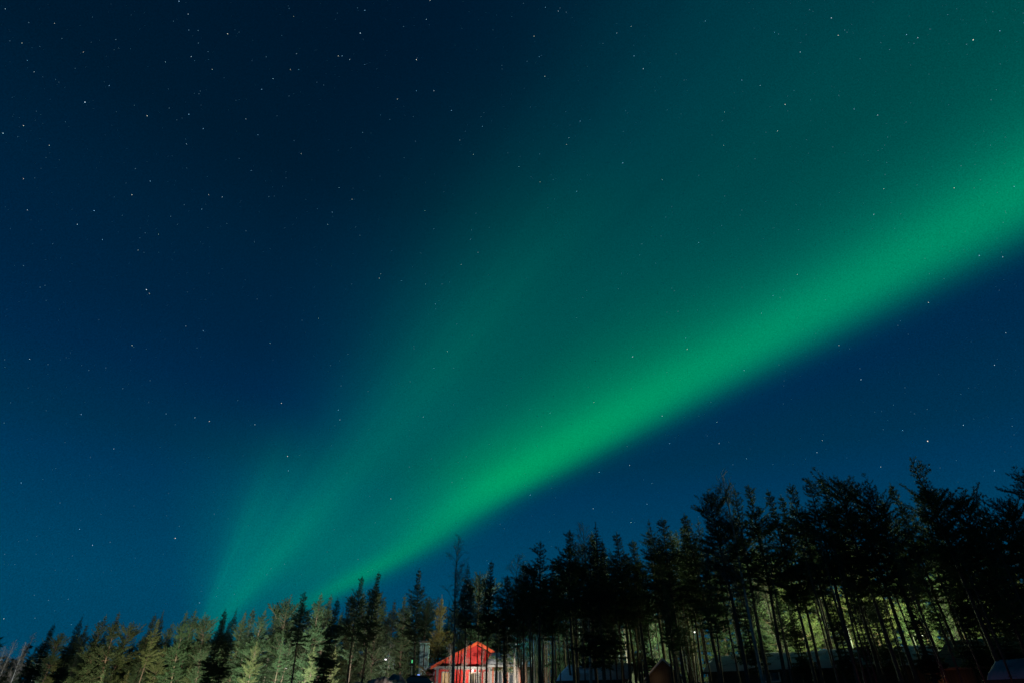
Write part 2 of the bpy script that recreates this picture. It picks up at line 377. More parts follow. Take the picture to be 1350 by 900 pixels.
def conifer(seed, H, cs, Wd, kind='pine', r0=.13, whorl=.42, nb=5, tuft=8, dead=1.0, bend=.25, gap=.12, asym=.0, ln=.17, wd=.036):
    rg = np.random.default_rng(seed)
    TL = trunk_line(rg, H, bend)
    tw = Wood(); tt = np.linspace(0, 1, 16)
    tw.tube(TL, r0 * (1 - tt) ** .75 + .012, 7)
    br = Wood(); lf = Leaf(rg)
    z = H * cs; zs = z
    az0 = rg.uniform(0, 6.28)
    asd = rg.uniform(0, 6.28)
    while z < H - .25:
        t = (z - zs) / (H - zs)
        if kind == 'pine': prof = (1 - t) ** .8 * min(1, .55 + 2.2 * t) + .02
        elif kind == 'round': prof = math.sqrt(max(0, 1 - (t * 1.02) ** 2.4)) * min(1, .5 + 1.6 * t) * .95 + .04
        else: prof = (1 - t) ** .95 * min(1, .8 + t) + .03
        lump = .78 + .35 * math.sin(z * 1.9 + seed) 
        n = max(3, int(nb + rg.integers(-1, 2)))
        for k in range(n):
            if rg.random() < gap: continue
            az = az0 + k * 6.283 / n + rg.normal(0, .22)
            Lb = Wd * prof * lump * rg.uniform(.55, 1.2) * (1 + asym * math.cos(az - asd))
            if Lb < .10: Lb = .10
            th_ = max(.35, 1 - .75 * max(0, t - .35)); tf = max(3, int(tuft * th_)); lt = ln * (1 - .25 * t)
            if kind == 'spruce': el = R(-16 + 50 * t ** 1.5 + rg.normal(0, 5)); curl = .16
            else: el = R(-9 + 46 * t + rg.normal(0, 10)); curl = .20
            m = 6
            s_ = np.linspace(0, 1, m)
            dirh = np.array([math.cos(az), math.sin(az), 0])
            o = on_line(TL, z, H)
            zc = np.sin(el) * s_ * Lb + curl * Lb * s_ ** 2 
            pts = o[None] + dirh[None] * (np.cos(el) * s_ * Lb)[:, None] + np.array([0, 0, 1.])[None] * zc[:, None]
            pts[1:, :] += rg.normal(0, .02 * Lb, (m - 1, 3))
            br.tube(pts, (.010 + .014 * Lb) * (1 - s_ * .85), 3)
            # twigs
            step = .17 if kind != 'spruce' else .14
            q = max(.12, (.22 if kind != 'spruce' else .08) * Lb)
            side = 1
            while q < Lb:
                f = q / Lb * (m - 1); i = min(m - 2, int(f)); p = pts[i] * (1 - (f - i)) + pts[i + 1] * (f - i)
                bd = pts[i + 1] - pts[i]; bd = bd / (np.linalg.norm(bd) + 1e-9)
                sd = np.array([-math.sin(az), math.cos(az), 0]) * side
                if kind == 'spruce': td = bd * .75 + sd * .75 + np.array([0, 0, -.28 + rg.normal(0, .12)])
                else: td = bd * .8 + sd * .75 + np.array([0, 0, .30 + rg.normal(0, .25)])
                td /= np.linalg.norm(td)
                Lt = min(.95, (.16 + .42 * (Lb - q) ** .8 + .05)) * rg.uniform(.55, 1.2)
                a_ = 0.06
                while a_ < Lt:
                    lf.tuft(p + td * a_, td + np.array([0, 0, .12 if kind != 'spruce' else -.1]), tf, lt, wd, .62 if kind != 'spruce' else .45)
                    a_ += .115 if kind != 'spruce' else .10
                lf.tuft(p, bd, tf // 2 + 1, lt, wd, .6)
                q += step * rg.uniform(.7, 1.3); side = -side
            lf.tuft(pts[-1], (pts[-1] - pts[-2]) / (np.linalg.norm(pts[-1] - pts[-2]) + 1e-9), tf + 2, lt * 1.25, wd, .30)
        az0 += 1.1
        z += whorl * (1 - .35 * t) * rg.uniform(.75, 1.25)
    # leader shoot
    for a_ in np.arange(0, .6, .06):
        lf.tuft(TL[-1] + np.array([0, 0, a_ - .35]), np.array([0, 0, 1.]), 4, ln * .75, wd * .8, .32)
    # dead snags on the bare trunk
    z = .10 * H
    while z < zs and dead > 0:
        for _ in range(int(rg.integers(1, 4))):
            if rg.random() > dead: continue
            az = rg.uniform(0, 6.28); Lb = rg.uniform(.25, 1.0) * (.5 + .9 * z / zs); el = R(rg.uniform(-25, 15)); o = on_line(TL, z, H)
            s_ = np.linspace(0, 1, 4)
            d_ = np.array([math.cos(az) * math.cos(el), math.sin(az) * math.cos(el), math.sin(el)])
            pts = o[None] + d_[None] * (s_ * Lb)[:, None]; pts[1:] += rg.normal(0, .05, (3, 3))
            tw.tube(pts, .014 * (1 - s_ * .8), 3)
            for e in range(2):
                p = pts[1 + e]; d2 = d_ + rg.normal(0, .6, 3); d2 /= np.linalg.norm(d2)
                tw.tube(np.stack([p, p + d2 * Lb * .2, p + d2 * Lb * .4]), [.008, .006, .003], 3)
        z += rg.uniform(.25, .55)
    return dict(H=float(TL[-1][2]) + .3, top=TL[-1], trunk=tw.mesh('trunk'), crown=crown_mesh(br, lf), kind=kind)

def birch(seed, H, Wd, levels=4, r0=.11):
    rg = np.random.default_rng(seed)
    TL = trunk_line(rg, H, .3)
    tt = np.linspace(0, 1, 16); tw = Wood(); tw.tube(TL, r0 * (1 - tt) ** .8 + .008, 7)
    br = Wood()
    def grow(p, d, Ln, r, lv):
        m = 5; pts = [p]; dd = d.copy()
        for i in range(m - 1):
            dd = dd + rg.normal(0, .13, 3) + np.array([0, 0, .08 if lv > 1 else -.06]); dd /= np.linalg.norm(dd)
            pts.append(pts[-1] + dd * Ln / (m - 1))
        pts = np.array(pts)
        br.tube(pts, np.linspace(r, r * .4, m), 3)
        if lv == 0: return
        for k in range(int(rg.integers(4, 7))):
            f = rg.uniform(.2, 1) * (m - 1); i = min(m - 2, int(f)); q = pts[i] + (pts[i+1] - pts[i]) * (f - i)
            d2 = dd + rg.normal(0, .5, 3); d2 /= np.linalg.norm(d2)
            grow(q, d2, Ln * rg.uniform(.4, .65), max(.006, r * .55), lv - 1)
    z = H * .28
    while z < H * .99:
        t = (z - H * .28) / (H * .72)
        az = rg.uniform(0, 6.28); el = R(38 + 28 * t)
        Lb = Wd * (1 - t) ** .7 * rg.uniform(.6, 1.15) + .35
        grow(on_line(TL, z, H), np.array([math.cos(az) * math.cos(el), math.sin(az) * math.cos(el), math.sin(el)]), Lb, .012 + .012 * Lb, levels - 2 if Lb > .9 else 1)
        z += rg.uniform(.14, .34)
    return dict(H=float(TL[-1][2]), top=TL[-1], trunk=tw.mesh('trunk'), crown=crown_mesh(br, None), kind='birch')

P = {
 # tall pines, bare below, ragged crown
 'tp0': conifer(11, 15, .46, 2.5, 'pine', .13, .42, 6, 9, bend=.30, gap=.15, asym=.25, wd=.046),
 'tp1': conifer(12, 15, .50, 2.7, 'pine', .15, .44, 6, 9, bend=.20, gap=.18, asym=.35, wd=.046),
 'tp2': conifer(13, 14, .40, 2.1, 'pine', .11, .38, 6, 9, bend=.25, gap=.14, asym=.2, wd=.046),
 'tp3': conifer(14, 15, .46, 2.9, 'round', .15, .42, 6, 9, bend=.35, gap=.16, asym=.35, wd=.046),
 'sl0': conifer(15, 14, .64, 1.2, 'pine', .075, .40, 4, 7, bend=.30, gap=.25),
 'sl1': conifer(16, 13, .70, 1.05, 'pine', .065, .40, 4, 7, bend=.35, gap=.25),
 # fuller pines, crowned nearly to the ground
 'fp0': conifer(21, 12, .14, 3.5, 'pine', .14, .46, 6, 8, dead=.4, gap=.10, asym=.15, ln=.19, wd=.042),
 'fp1': conifer(22, 12, .18, 3.0, 'pine', .13, .44, 6, 8, dead=.4, gap=.12, asym=.2, ln=.19, wd=.042),
 'fp2': conifer(23, 11, .16, 3.3, 'round', .13, .46, 6, 8, dead=.4, gap=.12, ln=.19, wd=.042),
 # spruces
 'sp0': conifer(31, 12, .06, 2.7, 'spruce', .13, .32, 7, 8, dead=.2, bend=.08, gap=.06, ln=.15, wd=.04),
 'sp1': conifer(32, 13, .18, 1.9, 'spruce', .11, .32, 6, 8, dead=.5, bend=.08, gap=.08, ln=.15, wd=.04),
 'sp2': conifer(33, 13, .52, 1.5, 'spruce', .09, .32, 6, 8, dead=.7, bend=.10, gap=.10, ln=.15, wd=.04),
 'gl0': conifer(41, 11, .10, 2.5, 'pine', .13, .32, 6, 8, dead=.2, bend=.1, gap=.05),
 'bi0': birch(51, 14, 2.3), 'bi1': birch(52, 13, 2.0, 4, .08),
}
KN = {'tp': 'pine_tree', 'sl': 'pine_tree', 'fp': 'pine_tree', 'sp': 'spruce_tree', 'gl': 'larch_tree', 'bi': 'birch_tree'}
CT = {'pine_tree': 'pine tree', 'spruce_tree': 'spruce tree', 'larch_tree': 'larch tree', 'birch_tree': 'birch tree'}
rnd = random.Random(5)
_meshed = {}
def plant(var, X, Y, D, label, group=None, needle=None, wide=1.0, rz=None):
    T_ = P[var]; k = KN[var[:2]]
    top = at(X, Y, D); s = 1.0
    g = ground(top.x, top.y)
    h = max(2.0, top.z - g); s = h / T_['H']
    o = thing(k, label, CT[k], (top.x, top.y, g - .05), rnd.uniform(0, 6.28) if rz is None else rz, group)
    o.scale = (s * wide, s * wide, s)
    # stand the tree so that its (slightly bent) top comes where it was seen
    lean = 1.6 if Y < 780 else 2.4
    o.rotation_euler = (R(rnd.gauss(0, lean * .6)), R(rnd.gauss(0, lean * .6)), o.rotation_euler.z)
    t = o.rotation_euler.to_matrix() @ Vector((T_['top'][0] * s, T_['top'][1] * s, h))
    o.location.x -= t.x; o.location.y -= t.y
    bark = {'birch_tree': 'bark_birch', 'spruce_tree': 'bark_spruce'}.get(k, 'bark_pine')
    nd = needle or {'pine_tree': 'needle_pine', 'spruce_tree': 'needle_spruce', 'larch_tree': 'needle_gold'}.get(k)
    wood = M['twig' if k == 'birch_tree' else bark]
    for part, mm in (('trunk', [M[bark]]), ('crown', [wood, M[nd]] if nd else [wood])):
        me = T_[part]
        if not me.materials: me.materials.append(mm[0])
        for q, x in enumerate(mm):
            if me.materials[q] is None: me.materials[q] = x
        c = bpy.data.objects.new(part, me); COL.objects.link(c); c.parent = o
        for q, x in enumerate(mm):
            if me.materials[q] != x: c.material_slots[q].link = 'OBJECT'; c.material_slots[q].material = x
    return o

# --- trees that can be told apart on the skyline, from the left
SKY = [
 ('fp1', -2, 838, 92, 'dark pine at the very edge, beside the pale bare birches', None),
 ('bi1', 22, 842, 104, 'pale bare birch standing outermost of the birch pair at the far end', None),
 ('bi0', 47, 832, 108, 'pale bare birch between its twin and the dark pointed spruce', None),
 ('bi1', 8, 850, 103, 'low pale bare birch nearest the edge, left of the bare birch pair', None),
 ('bi0', 35, 845, 102, 'bushy bare birch filling between the two taller bare birches', None),
 ('bi1', 60, 846, 104, 'short bare birch tucked against the first dark pointed spruce', None),
 ('sp0', 73, 819, 70, 'dark pointed spruce beside the pale bare birch pair', 'needle_spruce'),
 ('fp2', 84, 831, 96, 'low rounded pine squeezed between two dark pointed spruces', None),
 ('sp1', 111, 807, 70, 'slender dark spruce with spiky tip, second dark spruce from the birch pair', 'needle_spruce'),
 ('fp0', 141, 808, 90, 'leaning-topped pine next to the slender dark spruce', None),
 ('fp1', 158, 804, 88, 'pine with ragged double tip beside the leaning-topped pine', None),
 ('fp2', 177, 817, 92, 'short olive pine in the dip before the pale-trunked pine', 'needle_olive'),
 ('sp0', 206, 806, 92, 'dark narrow spruce rising behind the pale-trunked olive pine', None),
 ('tp2', 210, 813, 78, 'olive pine with pale bare trunk, lit from below', 'needle_olive'),
 ('sp1', 217, 801, 94, 'thin dark spruce spike just above the pale-trunked olive pine', None),
 ('fp0', 229, 818, 84, 'pale green pine leaning against the broad dark-topped pine', None),
 ('fp1', 247, 803, 80, 'broad dark-topped pine with twin tips', None),
 ('fp0', 259, 801, 82, 'full pine close behind the twin-tipped broad pine', None),
 ('fp2', 274, 808, 82, 'lower bushy pine on the shoulder of the twin-tipped broad pine', None),
 ('sp0', 298, 800, 60, 'dark spruce in front of the shadowy gap in the lit trees', None),
 ('sp1', 313, 799, 61, 'narrow spruce tip beside the dark spruce at the shadowy gap', None),
 ('fp1', 325, 803, 78, 'dull green pine between two narrow spruces', None),
 ('sp0', 335, 799, 76, 'pointed spruce rising over the bright lit pines', None),
 ('fp0', 351, 800, 74, 'brightly lit pine with pale trunk, foremost in the lit stand', None),
 ('sp0', 367, 793, 76, 'pine with dark tip behind the brightly lit foremost pine', None),
 ('fp2', 379, 785, 76, 'tall lit pine just beside the dark leaning trunk', None),
 ('tp1', 402, 777, 57, 'tall pine with long dark leaning trunk before the lit trees', None),
 ('fp0', 424, 779, 72, 'lit pine filling between the leaning trunk and the black spruce', None),
 ('sp0', 446, 785, 52, 'black low-branched spruce in front of the pale lit trees', None),
 ('fp1', 437, 782, 74, 'rounded lit pine right behind the black low-branched spruce', None),
 ('tp0', 478, 757, 56, 'tall shaded pine, first of the two tall neighbours', None),
 ('tp2', 500, 751, 54, 'tall shaded pine with domed tip, higher of the two tall neighbours', None),
 ('fp1', 521, 788, 72, 'dim pine in the dip between the two tall groups', None),
 ('fp1', 534, 781, 64, 'bushy shaded pine leaning on the spiky-topped pine', None),
 ('tp2', 553, 747, 56, 'spiky-topped lone pine between the dip and the golden larch', None),
 ('fp2', 567, 784, 72, 'dim dense pine behind the golden larch', None),
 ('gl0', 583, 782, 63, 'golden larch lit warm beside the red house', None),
 ('bi0', 605, 704, 48, 'very tall bare birch standing before the red house gable', None),
 ('sp2', 617, 739, 50, 'thin black spruce beside the tall bare birch', None),
 ('fp2', 633, 751, 70, 'lit round-topped pine behind the red house gable', None),
 ('tp2', 648, 736, 47, 'black pine with open tip before the red house ridge', None),
 ('tp0', 669, 756, 50, 'smaller black pine before the snowy roof of the rust-coloured wing', None),
 ('bi1', 683, 729, 54, 'faint bare birch behind the pines next to the red house', None),
 ('fp1', 691, 737, 56, 'dull green-brown pine where the dark wood begins', None),
 ('tp1', 711, 711, 46, 'dark pine with lone spiky tip, first peak of the dark wood', None),
 ('tp2', 727, 735, 47, 'dark pine low on the slope between the first two peaks of the dark wood', None),
 ('tp0', 750, 696, 44, 'broad dark pine beside the faint bare birch top', None),
 ('bi0', 768, 686, 50, 'bare birch whose faint top shows between broad pine and black spruce', None),
 ('sp1', 785, 685, 43, 'black sharply pointed spruce with drooping boughs', None),
 ('tp2', 813, 699, 45, 'small dark pine right after the sharply pointed spruce', None),
 ('tp0', 834, 709, 46, 'lowest-topped dark pine in the notch of the dark wood', None),
 ('sl0', 857, 682, 45, 'thin dark pine with a bare spike beside its bushier neighbour', None),
 ('tp0', 873, 680, 43, 'bushy dark pine beside the thin spike-topped pine', None),
 ('tp2', 903, 674, 43, 'dark pine with narrow tip one step below the big-headed pine', None),
 ('tp3', 932, 645, 40, 'big-headed dark pine next to the white-trunked bare birch', None),
 ('bi0', 950, 620, 40, 'tall bare birch with whitish trunk rising above the dark wood', None),
 ('tp1', 967, 640, 42, 'dark pine immediately behind the white-trunked birch', None),
 ('tp0', 986, 636, 41, 'dark pine with blunt tip next after the white-trunked birch', None),
 ('tp2', 1011, 642, 41, 'dark slim-headed pine with sky gaps on both sides', None),
 ('tp2', 1028, 649, 42, 'shorter dark pine under the shoulder of the slim-headed pine', None),
 ('tp0', 1040, 634, 40, 'dark pine with sparse tufted tip among the tall row', None),
 ('tp1', 1065, 627, 39, 'tall dark pine, first of the close high pair', None),
 ('tp2', 1080, 624, 40, 'tall dark pine, second of the close high pair', None),
 ('tp3', 1103, 626, 38, 'heavy-crowned dark pine above the bright street lamp', None),
 ('tp1', 1117, 628, 39, 'dark pine merging into the heavy crown above the bright street lamp', None),
 ('tp3', 1146, 640, 38, 'round-shouldered dark pine where the row drops to a notch', None),
 ('tp2', 1172, 634, 44, 'lighter greyish pine seen just before the highest pine', None),
 ('tp1', 1199, 600, 37, 'highest dark pine of the wood, with stepped ragged tip', None),
 ('tp3', 1222, 640, 38, 'broad dark pine on the shoulder of the highest pine', None),
 ('tp3', 1258, 650, 36, 'wide dark pine over the shingled roof', None),
 ('fp2', 1287, 664, 38, 'greenish bushy pine in the last dip before the edge', None),
 ('tp3', 1318, 652, 33, 'dark pine leaning into the big near pine at the edge', None),
 ('tp3', 1346, 614, 30, 'big near pine at the outer edge of the dark wood', None),
 ('fp1', 1385, 610, 33, 'outermost dark pine partly cut by the picture edge', None),
]
for var, X, Y, D, lab, nd in SKY:
    tall = var[:2] in ('tp',)
    plant(var, X, Y, D, lab, needle=nd, wide=1.3 if 655 < X < 915 else 1.0)

env = sorted((s[1], s[2]) for s in SKY)
ex = [e[0] for e in env]; ey = [e[1] for e in env]
def skyline(X): return float(np.interp(X, ex, ey))
def depth(X): return float(np.interp(X, [0, 200, 400, 550, 700, 1000, 1200, 1350], [98, 90, 76, 62, 50, 44, 40, 34]))
r2 = random.Random(77)
# second rows among the lit trees
for i in range(46):
    X = -30 + i * 13 + r2.uniform(-5, 5)
    if 548 < X: continue
    D = depth(X) + r2.uniform(5, 22)
    Y = skyline(X) + r2.uniform(14, 42)
    plant(r2.choice(['fp0', 'fp1', 'fp2', 'fp0', 'sp0', 'tp0']), X, Y, D, 'lower lit pine or spruce filling in behind the front lit trees' if False else 'lower conifer filling in behind the front lit trees',
          'lower conifers behind the lit stand', needle=r2.choice([None, None, 'needle_olive', None]))
for i in range(34):
    X = 62 + i * 14.5 + r2.uniform(-5, 5)
    plant(r2.choice(['fp1', 'sp0', 'fp0', 'sp1']), X, skyline(X) + r2.uniform(8, 26), depth(X) + r2.uniform(12, 26), 'dim conifer in the unlit depth of the forest behind the lit stand', 'dim conifers deep behind the lit stand')
# front low growth, left
for i in range(20):
    X = 70 + i * 25 + r2.uniform(-9, 9)
    D = depth(X) - r2.uniform(3, 9)
    Y = skyline(X) + r2.uniform(42, 74)
    if 505 < X: continue
    plant(r2.choice(['fp0', 'fp2', 'fp1', 'tp0']), X, Y, D, 'short pine at the foot of the lit tree line', 'short pines at the foot of the lit trees', needle=r2.choice([None, None, 'needle_olive']))
# slim trunks standing before the red house
for X, Y, D in ((603, 765, 47), (609, 772, 49), (614, 758, 48), (621, 764, 48), (633, 760, 46), (640, 768, 50), (648, 755, 49), (655, 766, 48), (662, 760, 47), (681, 758, 46), (671, 764, 48), (688, 762, 49), (694, 765, 45), (700, 752, 44), (588, 800, 50)):
    plant(r2.choice(['sl0', 'sl1']), X, Y, D, 'slim black pine trunk crossing in front of the red house', 'slim pines before the red house')
for X, Y, D, lab in ((1102, 722, 36, 'slim dark pine with red-lit foot before the snowy barn roof'), (1172, 702, 34, 'slim dark pine with brightest red-lit foot beside the shingled shed'),
                     (1214, 712, 35, 'slim dark pine with red-lit foot in front of the shingled roof')):
    plant('sl0', X, Y, D, lab)
for X, Y, D in ((594, 846, 55), (616, 842, 54), (638, 848, 55), (668, 850, 54), (684, 848, 53)):
    plant('bi1', X, Y, D, 'leafless sapling scribbled across the front of the red and rust houses', 'leafless saplings before the houses')
# slim pines packed in the dark wood
for i in range(72):
    X = 700 + i * 9.3 + r2.uniform(-6, 6)
    D = depth(X) + r2.uniform(-7, 10)
    Y = skyline(X) + r2.uniform(12, 85)
    v_ = r2.choice(['sl0', 'sl1', 'sl0', 'sl1', 'tp2', 'sl0'])
    if X < 850 and r2.random() < .5: D += r2.uniform(3, 12)
    plant(v_, X, Y, D, 'slim dark pine packed inside the dark wood', 'slim pines packed inside the dark wood')
for i in range(26):
    X = 702 + i * 8.2 + r2.uniform(-4, 4)
    plant(r2.choice(['sl0', 'sl1', 'sp1', 'sl0', 'tp2']), X, skyline(X) + r2.uniform(18, 70), r2.uniform(50, 62), 'slim dark pine packed inside the dark wood' if False else 'slim dark conifer standing deeper in the dense middle wood', 'slim conifers deeper in the dense middle wood')
for i in range(15):
    X = 872 + i * 33 + r2.uniform(-12, 12)
    plant(r2.choice(['sp1', 'tp2', 'sp1', 'fp1']), X, skyline(X) + r2.uniform(70, 140), r2.uniform(38, 50), 'short dark conifer growing low between the black trunks', 'short dark conifers low between the trunks')
for i in range(20):
    X = 668 + i * 12.5 + r2.uniform(-5, 5)
    plant(r2.choice(['tp0', 'tp2', 'tp1', 'sp2']), X, skyline(X) + r2.uniform(10, 40), r2.uniform(47, 56), 'full-crowned dark conifer closing the gaps of the middle wood', 'full-crowned conifers of the middle wood', wide=1.2)
# lit forest behind the dark wood
for i in range(60):
    X = 640 + i * 13.0 + r2.uniform(-6, 6)
    D = r2.uniform(80, 104)
    Y = skyline(X) + r2.uniform(62, 125)
    Y = max(Y, (700 if X > 1050 else 715) if X > 900 else 745)
    plant(r2.choice(['fp0', 'fp1', 'fp2', 'fp2', 'sp0', 'tp0']), X, Y, D, 'lamp-lit pine deep behind the dark wood', 'lamp-lit conifers behind the dark wood', needle=r2.choice([None, 'needle_olive', 'needle_olive', None]))
for i in range(16):
    X = 560 + i * 10 + r2.uniform(-5, 5)
    plant(r2.choice(['fp0', 'fp1', 'sp0']), X, r2.uniform(785, 812), r2.uniform(72, 86), 'dim conifer standing behind the red house', 'conifers behind the red house')
for X, Y, D in ((998, 742, 56), (880, 790, 58), (1075, 770, 56), (1232, 770, 55)):
    plant(r2.choice(['bi0', 'bi1']), X, Y, D, 'small bare birch behind the dark trunks, before the lit forest', 'small bare birches before the lit forest')

# distant wood, one mass
def far_wood():
    rg = np.random.default_rng(3); Vs = []; Fs = []; n = 0
    for i in range(420):
        a = R(rg.uniform(-52, 52)); D = rg.uniform(190, 260); x = math.sin(a) * D; y = math.cos(a) * D; h = rg.uniform(8, 13); g = ground(x, y)
        c = np.array([x, y, g]); m = 260
        t = rg.uniform(0, 1, m) ** 1.3; az = rg.uniform(0, 6.28, m); rad = (1 - t) * rg.uniform(.5, 1, m) * 2.3 + .1
        p = c + np.stack([np.cos(az) * rad, np.sin(az) * rad, t * h], 1)
        d = rg.normal(0, .5, (m, 3)) + np.stack([np.cos(az), np.sin(az), np.zeros(m)], 1); q = rg.normal(0, .3, (m, 3))
        Vs.append(np.stack([p - q * .6, p + q * .6, p + d * .9], 1).reshape(-1, 3)); Fs.append(np.arange(m * 3).reshape(-1, 3) + n); n += m * 3
    return mesh_np('distant_forest', np.concatenate(Vs), np.concatenate(Fs))
tag(link('distant_forest', far_wood(), M['needle_spruce']), 'dark far-off forest behind everything', 'forest', kind='stuff')

# ------------------------------------------------------------------ buildings
def window(par, name, x0, x1, z0, z1, y, glass='glass', bars=1):
    """window in a wall whose outer face is at y (facing -y)"""
    f = MB(); t = .09
    f.box(x0 - t, x0, y - .05, y + .02, z0 - t, z1 + t); f.box(x1, x1 + t, y - .05, y + .02, z0 - t, z1 + t)
    f.box(x0, x1, y - .05, y + .02, z1, z1 + t); f.box(x0, x1, y - .07, y + .02, z0 - t, z0)
    for b in range(bars):
        xb = x0 + (x1 - x0) * (b + 1) / (bars + 1); f.box(xb - .025, xb + .025, y - .035, y + .01, z0, z1)
    w = f.build(name, M['white'], par)
    MB().box(x0, x1, y - .015, y + .015, z0, z1).build('pane', M[glass], w)
    return w

# red house: gable faces the yard, porch with white posts
hp = base_at(625, 60)
HZ = hp.z - .05
red = thing('red_house', 'red wooden house with white-posted porch and gable, lit from the yard', 'house', (hp.x, hp.y, HZ), R(14))
rid = at(626, 846, 60).z - HZ; eav = 2.72; hw = 3.55
MB().prism([(-hw, 0), (hw, 0), (hw, eav), (0, rid - .18), (-hw, eav)], 0, 7.5).build('wall', M['red'], red)
sl = (rid - .18 - eav) / hw
def roof_side(sgn, t0, t1, y0, y1, over, m_, name, par):
    ex_ = hw + over
    pts = [(0, rid - .18 + t0), (sgn * ex_, rid - .18 - sl * ex_ + t0), (sgn * ex_, rid - .18 - sl * ex_ + t1), (0, rid - .18 + t1)]
    return MB().prism(pts if sgn < 0 else pts[::-1], y0, y1).build(name, m_, par)
rf = roof_side(-1, .003, .10, -1.2, 7.9, .55, M['dark_wood'], 'roof', red)
rf2 = roof_side(1, .003, .10, -1.2, 7.9, .55, M['dark_wood'], 'roof', red)
# thin patchy snow on the roof, back from the edge
for sg, pr in ((-1, rf), (1, rf2)):
    roof_side(sg, .104, .20, -.7, 7.8, .45, M['snow'], 'snow', pr)
# verge boards, painted red
M['verge'] = mat('orange_red_verge_paint', (.64, .10, .02), .55, (.45, .03, .01), 4)
for sg in (-1, 1):
    ex_ = hw + .6
    pts = [(0, rid - .30), (sg * ex_, rid - .30 - sl * ex_), (sg * ex_, rid - .02 - sl * ex_), (0, rid - .02)]
    MB().prism(pts if sg < 0 else pts[::-1], -1.26, -1.205).build('verge_board', M['verge'], red)
# gable ornaments: battens and little window
# porch
pr = MB().box(-hw - .35, hw + .35, -1.18, -.02, 2.45, 2.60).build('porch_beam', M['white'], red)
MB().box(-hw - .35, hw + .35, -1.6, 0, 0, .35).build('porch_floor', M['brown'], red)
for x in (-3.5, -2.3, -1.1, .1, 1.2, 2.2, 3.3):
    MB().box(x - .09, x + .09, -1.15, -.97, .35, 2.45).build('porch_post', M['white'], red)
for x0, x1 in ((-3.4, -2.4), (-2.2, -1.2), (-1.0, 0), (.2, 1.1)):
    b = MB().box(x0, x1, -1.10, -1.04, 1.22, 1.30); b.box(x0, x1, -1.10, -1.04, .5, .56)
    k = x0 + .08
    while k < x1: b.box(k, k + .05, -1.09, -1.05, .56, 1.22); k += .14
    b.build('railing', M['white'], red)
for x0, x1, g in ((-2.9, -2.0, 'lit_glass'), (-.4, .5, 'glass'), (1.9, 2.8, 'lit_glass')):
    window(red, 'window', x0, x1, 1.15, 2.15, -.004, g, 1)
d_ = MB().box(.85, 1.6, -.05, .0, .36, 2.3).build('door', M['white'], red)
MB().box(.93, .98, -.09, -.05, 1.25, 1.4).build('handle', M['metal'], d_)
# icicle-like white fretwork under the beam
fr = MB(); k = -hw - .3
while k < hw + .3:
    fr.prism([(k, 2.45), (k + .12, 2.45), (k + .06, 2.30)], -1.13, -1.10); k += .13
fr.build('fretwork', M['white'], red)
pl = MB(); pl.tube((-.2, -.25, 2.42), (-.2, -.25, 2.28), .05, .09); pl.build('porch_lamp', M['lamp'], red)
mw = Matrix.Translation((hp.x, hp.y, HZ)) @ Matrix.Rotation(R(14), 4, 'Z')
point('porch_light', mw @ Vector((-.2, -.6, 2.2)), 45, (1, .62, .25), .08)
point('porch_light', mw @ Vector((1.9, -.6, 2.2)), 55, (1, .62, .2), .08)

# rust-coloured wing / neighbour with snowy roof, long side to the yard
wp = base_at(673, 57)
WZ = wp.z - .05
wing = thing('rust_house', 'rust-coloured low house with blue snowy roof and white windows behind black trunks', 'house', (wp.x, wp.y, WZ), R(-3))
MB().box(-1.75, 1.75, 0, 4.6, 0, 2.62).build('wall', M['orange_wall'], wing)
wr = MB().prismx([(-.5, 2.50), (-.5, 2.62), (2.3, 3.62), (5.1, 2.62), (5.1, 2.50), (2.3, 3.5)], -2.05, 2.05).build('roof', M['dark_wood'], wing)
snv = []; rg = np.random.default_rng(8)
nxs, nys = 26, 12
for j in range(nys):
    for i in range(nxs):
        x = -2.0 + 4.0 * i / (nxs - 1); yy = -.46 + 5.5 * j / (nys - 1)
        zb = 2.64 + (3.62 - 2.62) * (1 - abs(yy - 2.3) / 2.8)
        e = min(i, nxs - 1 - i, j, nys - 1 - j)
        snv.append((x, yy, zb + (.0 if e == 0 else .20 + rg.normal(0, .035))))
sf = [(j*nxs+i, j*nxs+i+1, (j+1)*nxs+i+1, (j+1)*nxs+i) for j in range(nys-1) for i in range(nxs-1)]
link('snow', mesh_np('snow', snv, sf, True), M['snow'], wr)
ch = MB().box(.35, .95, 2.0, 2.6, 3.45, 4.35).build('chimney', M['brick'], wr)
MB().box(.28, 1.02, 1.93, 2.67, 4.352, 4.45).build('cap', M['snow'], ch)
for x0, x1 in ((-1.35, -.75), (-.1, .6), (1.0, 1.5)):
    window(wing, 'window', x0, x1, 1.2, 2.15, -.004, 'glass', 1)
cb_ = MB()
for x in (-1.75, 1.6): cb_.box(x, x + .15, -.03, -.002, 0, 2.5)
cb_.build('corner_board', M['white'], wing)
MB().box(-2.05, 2.05, -.56, -.505, 2.44, 2.64).build('fascia', M['white'], wing)
bk = MB(); bk.tube((-1.9, -.5, 2.45), (-1.7, -.02, 1.9), .035); bk.build('bracket', M['white'], wing)

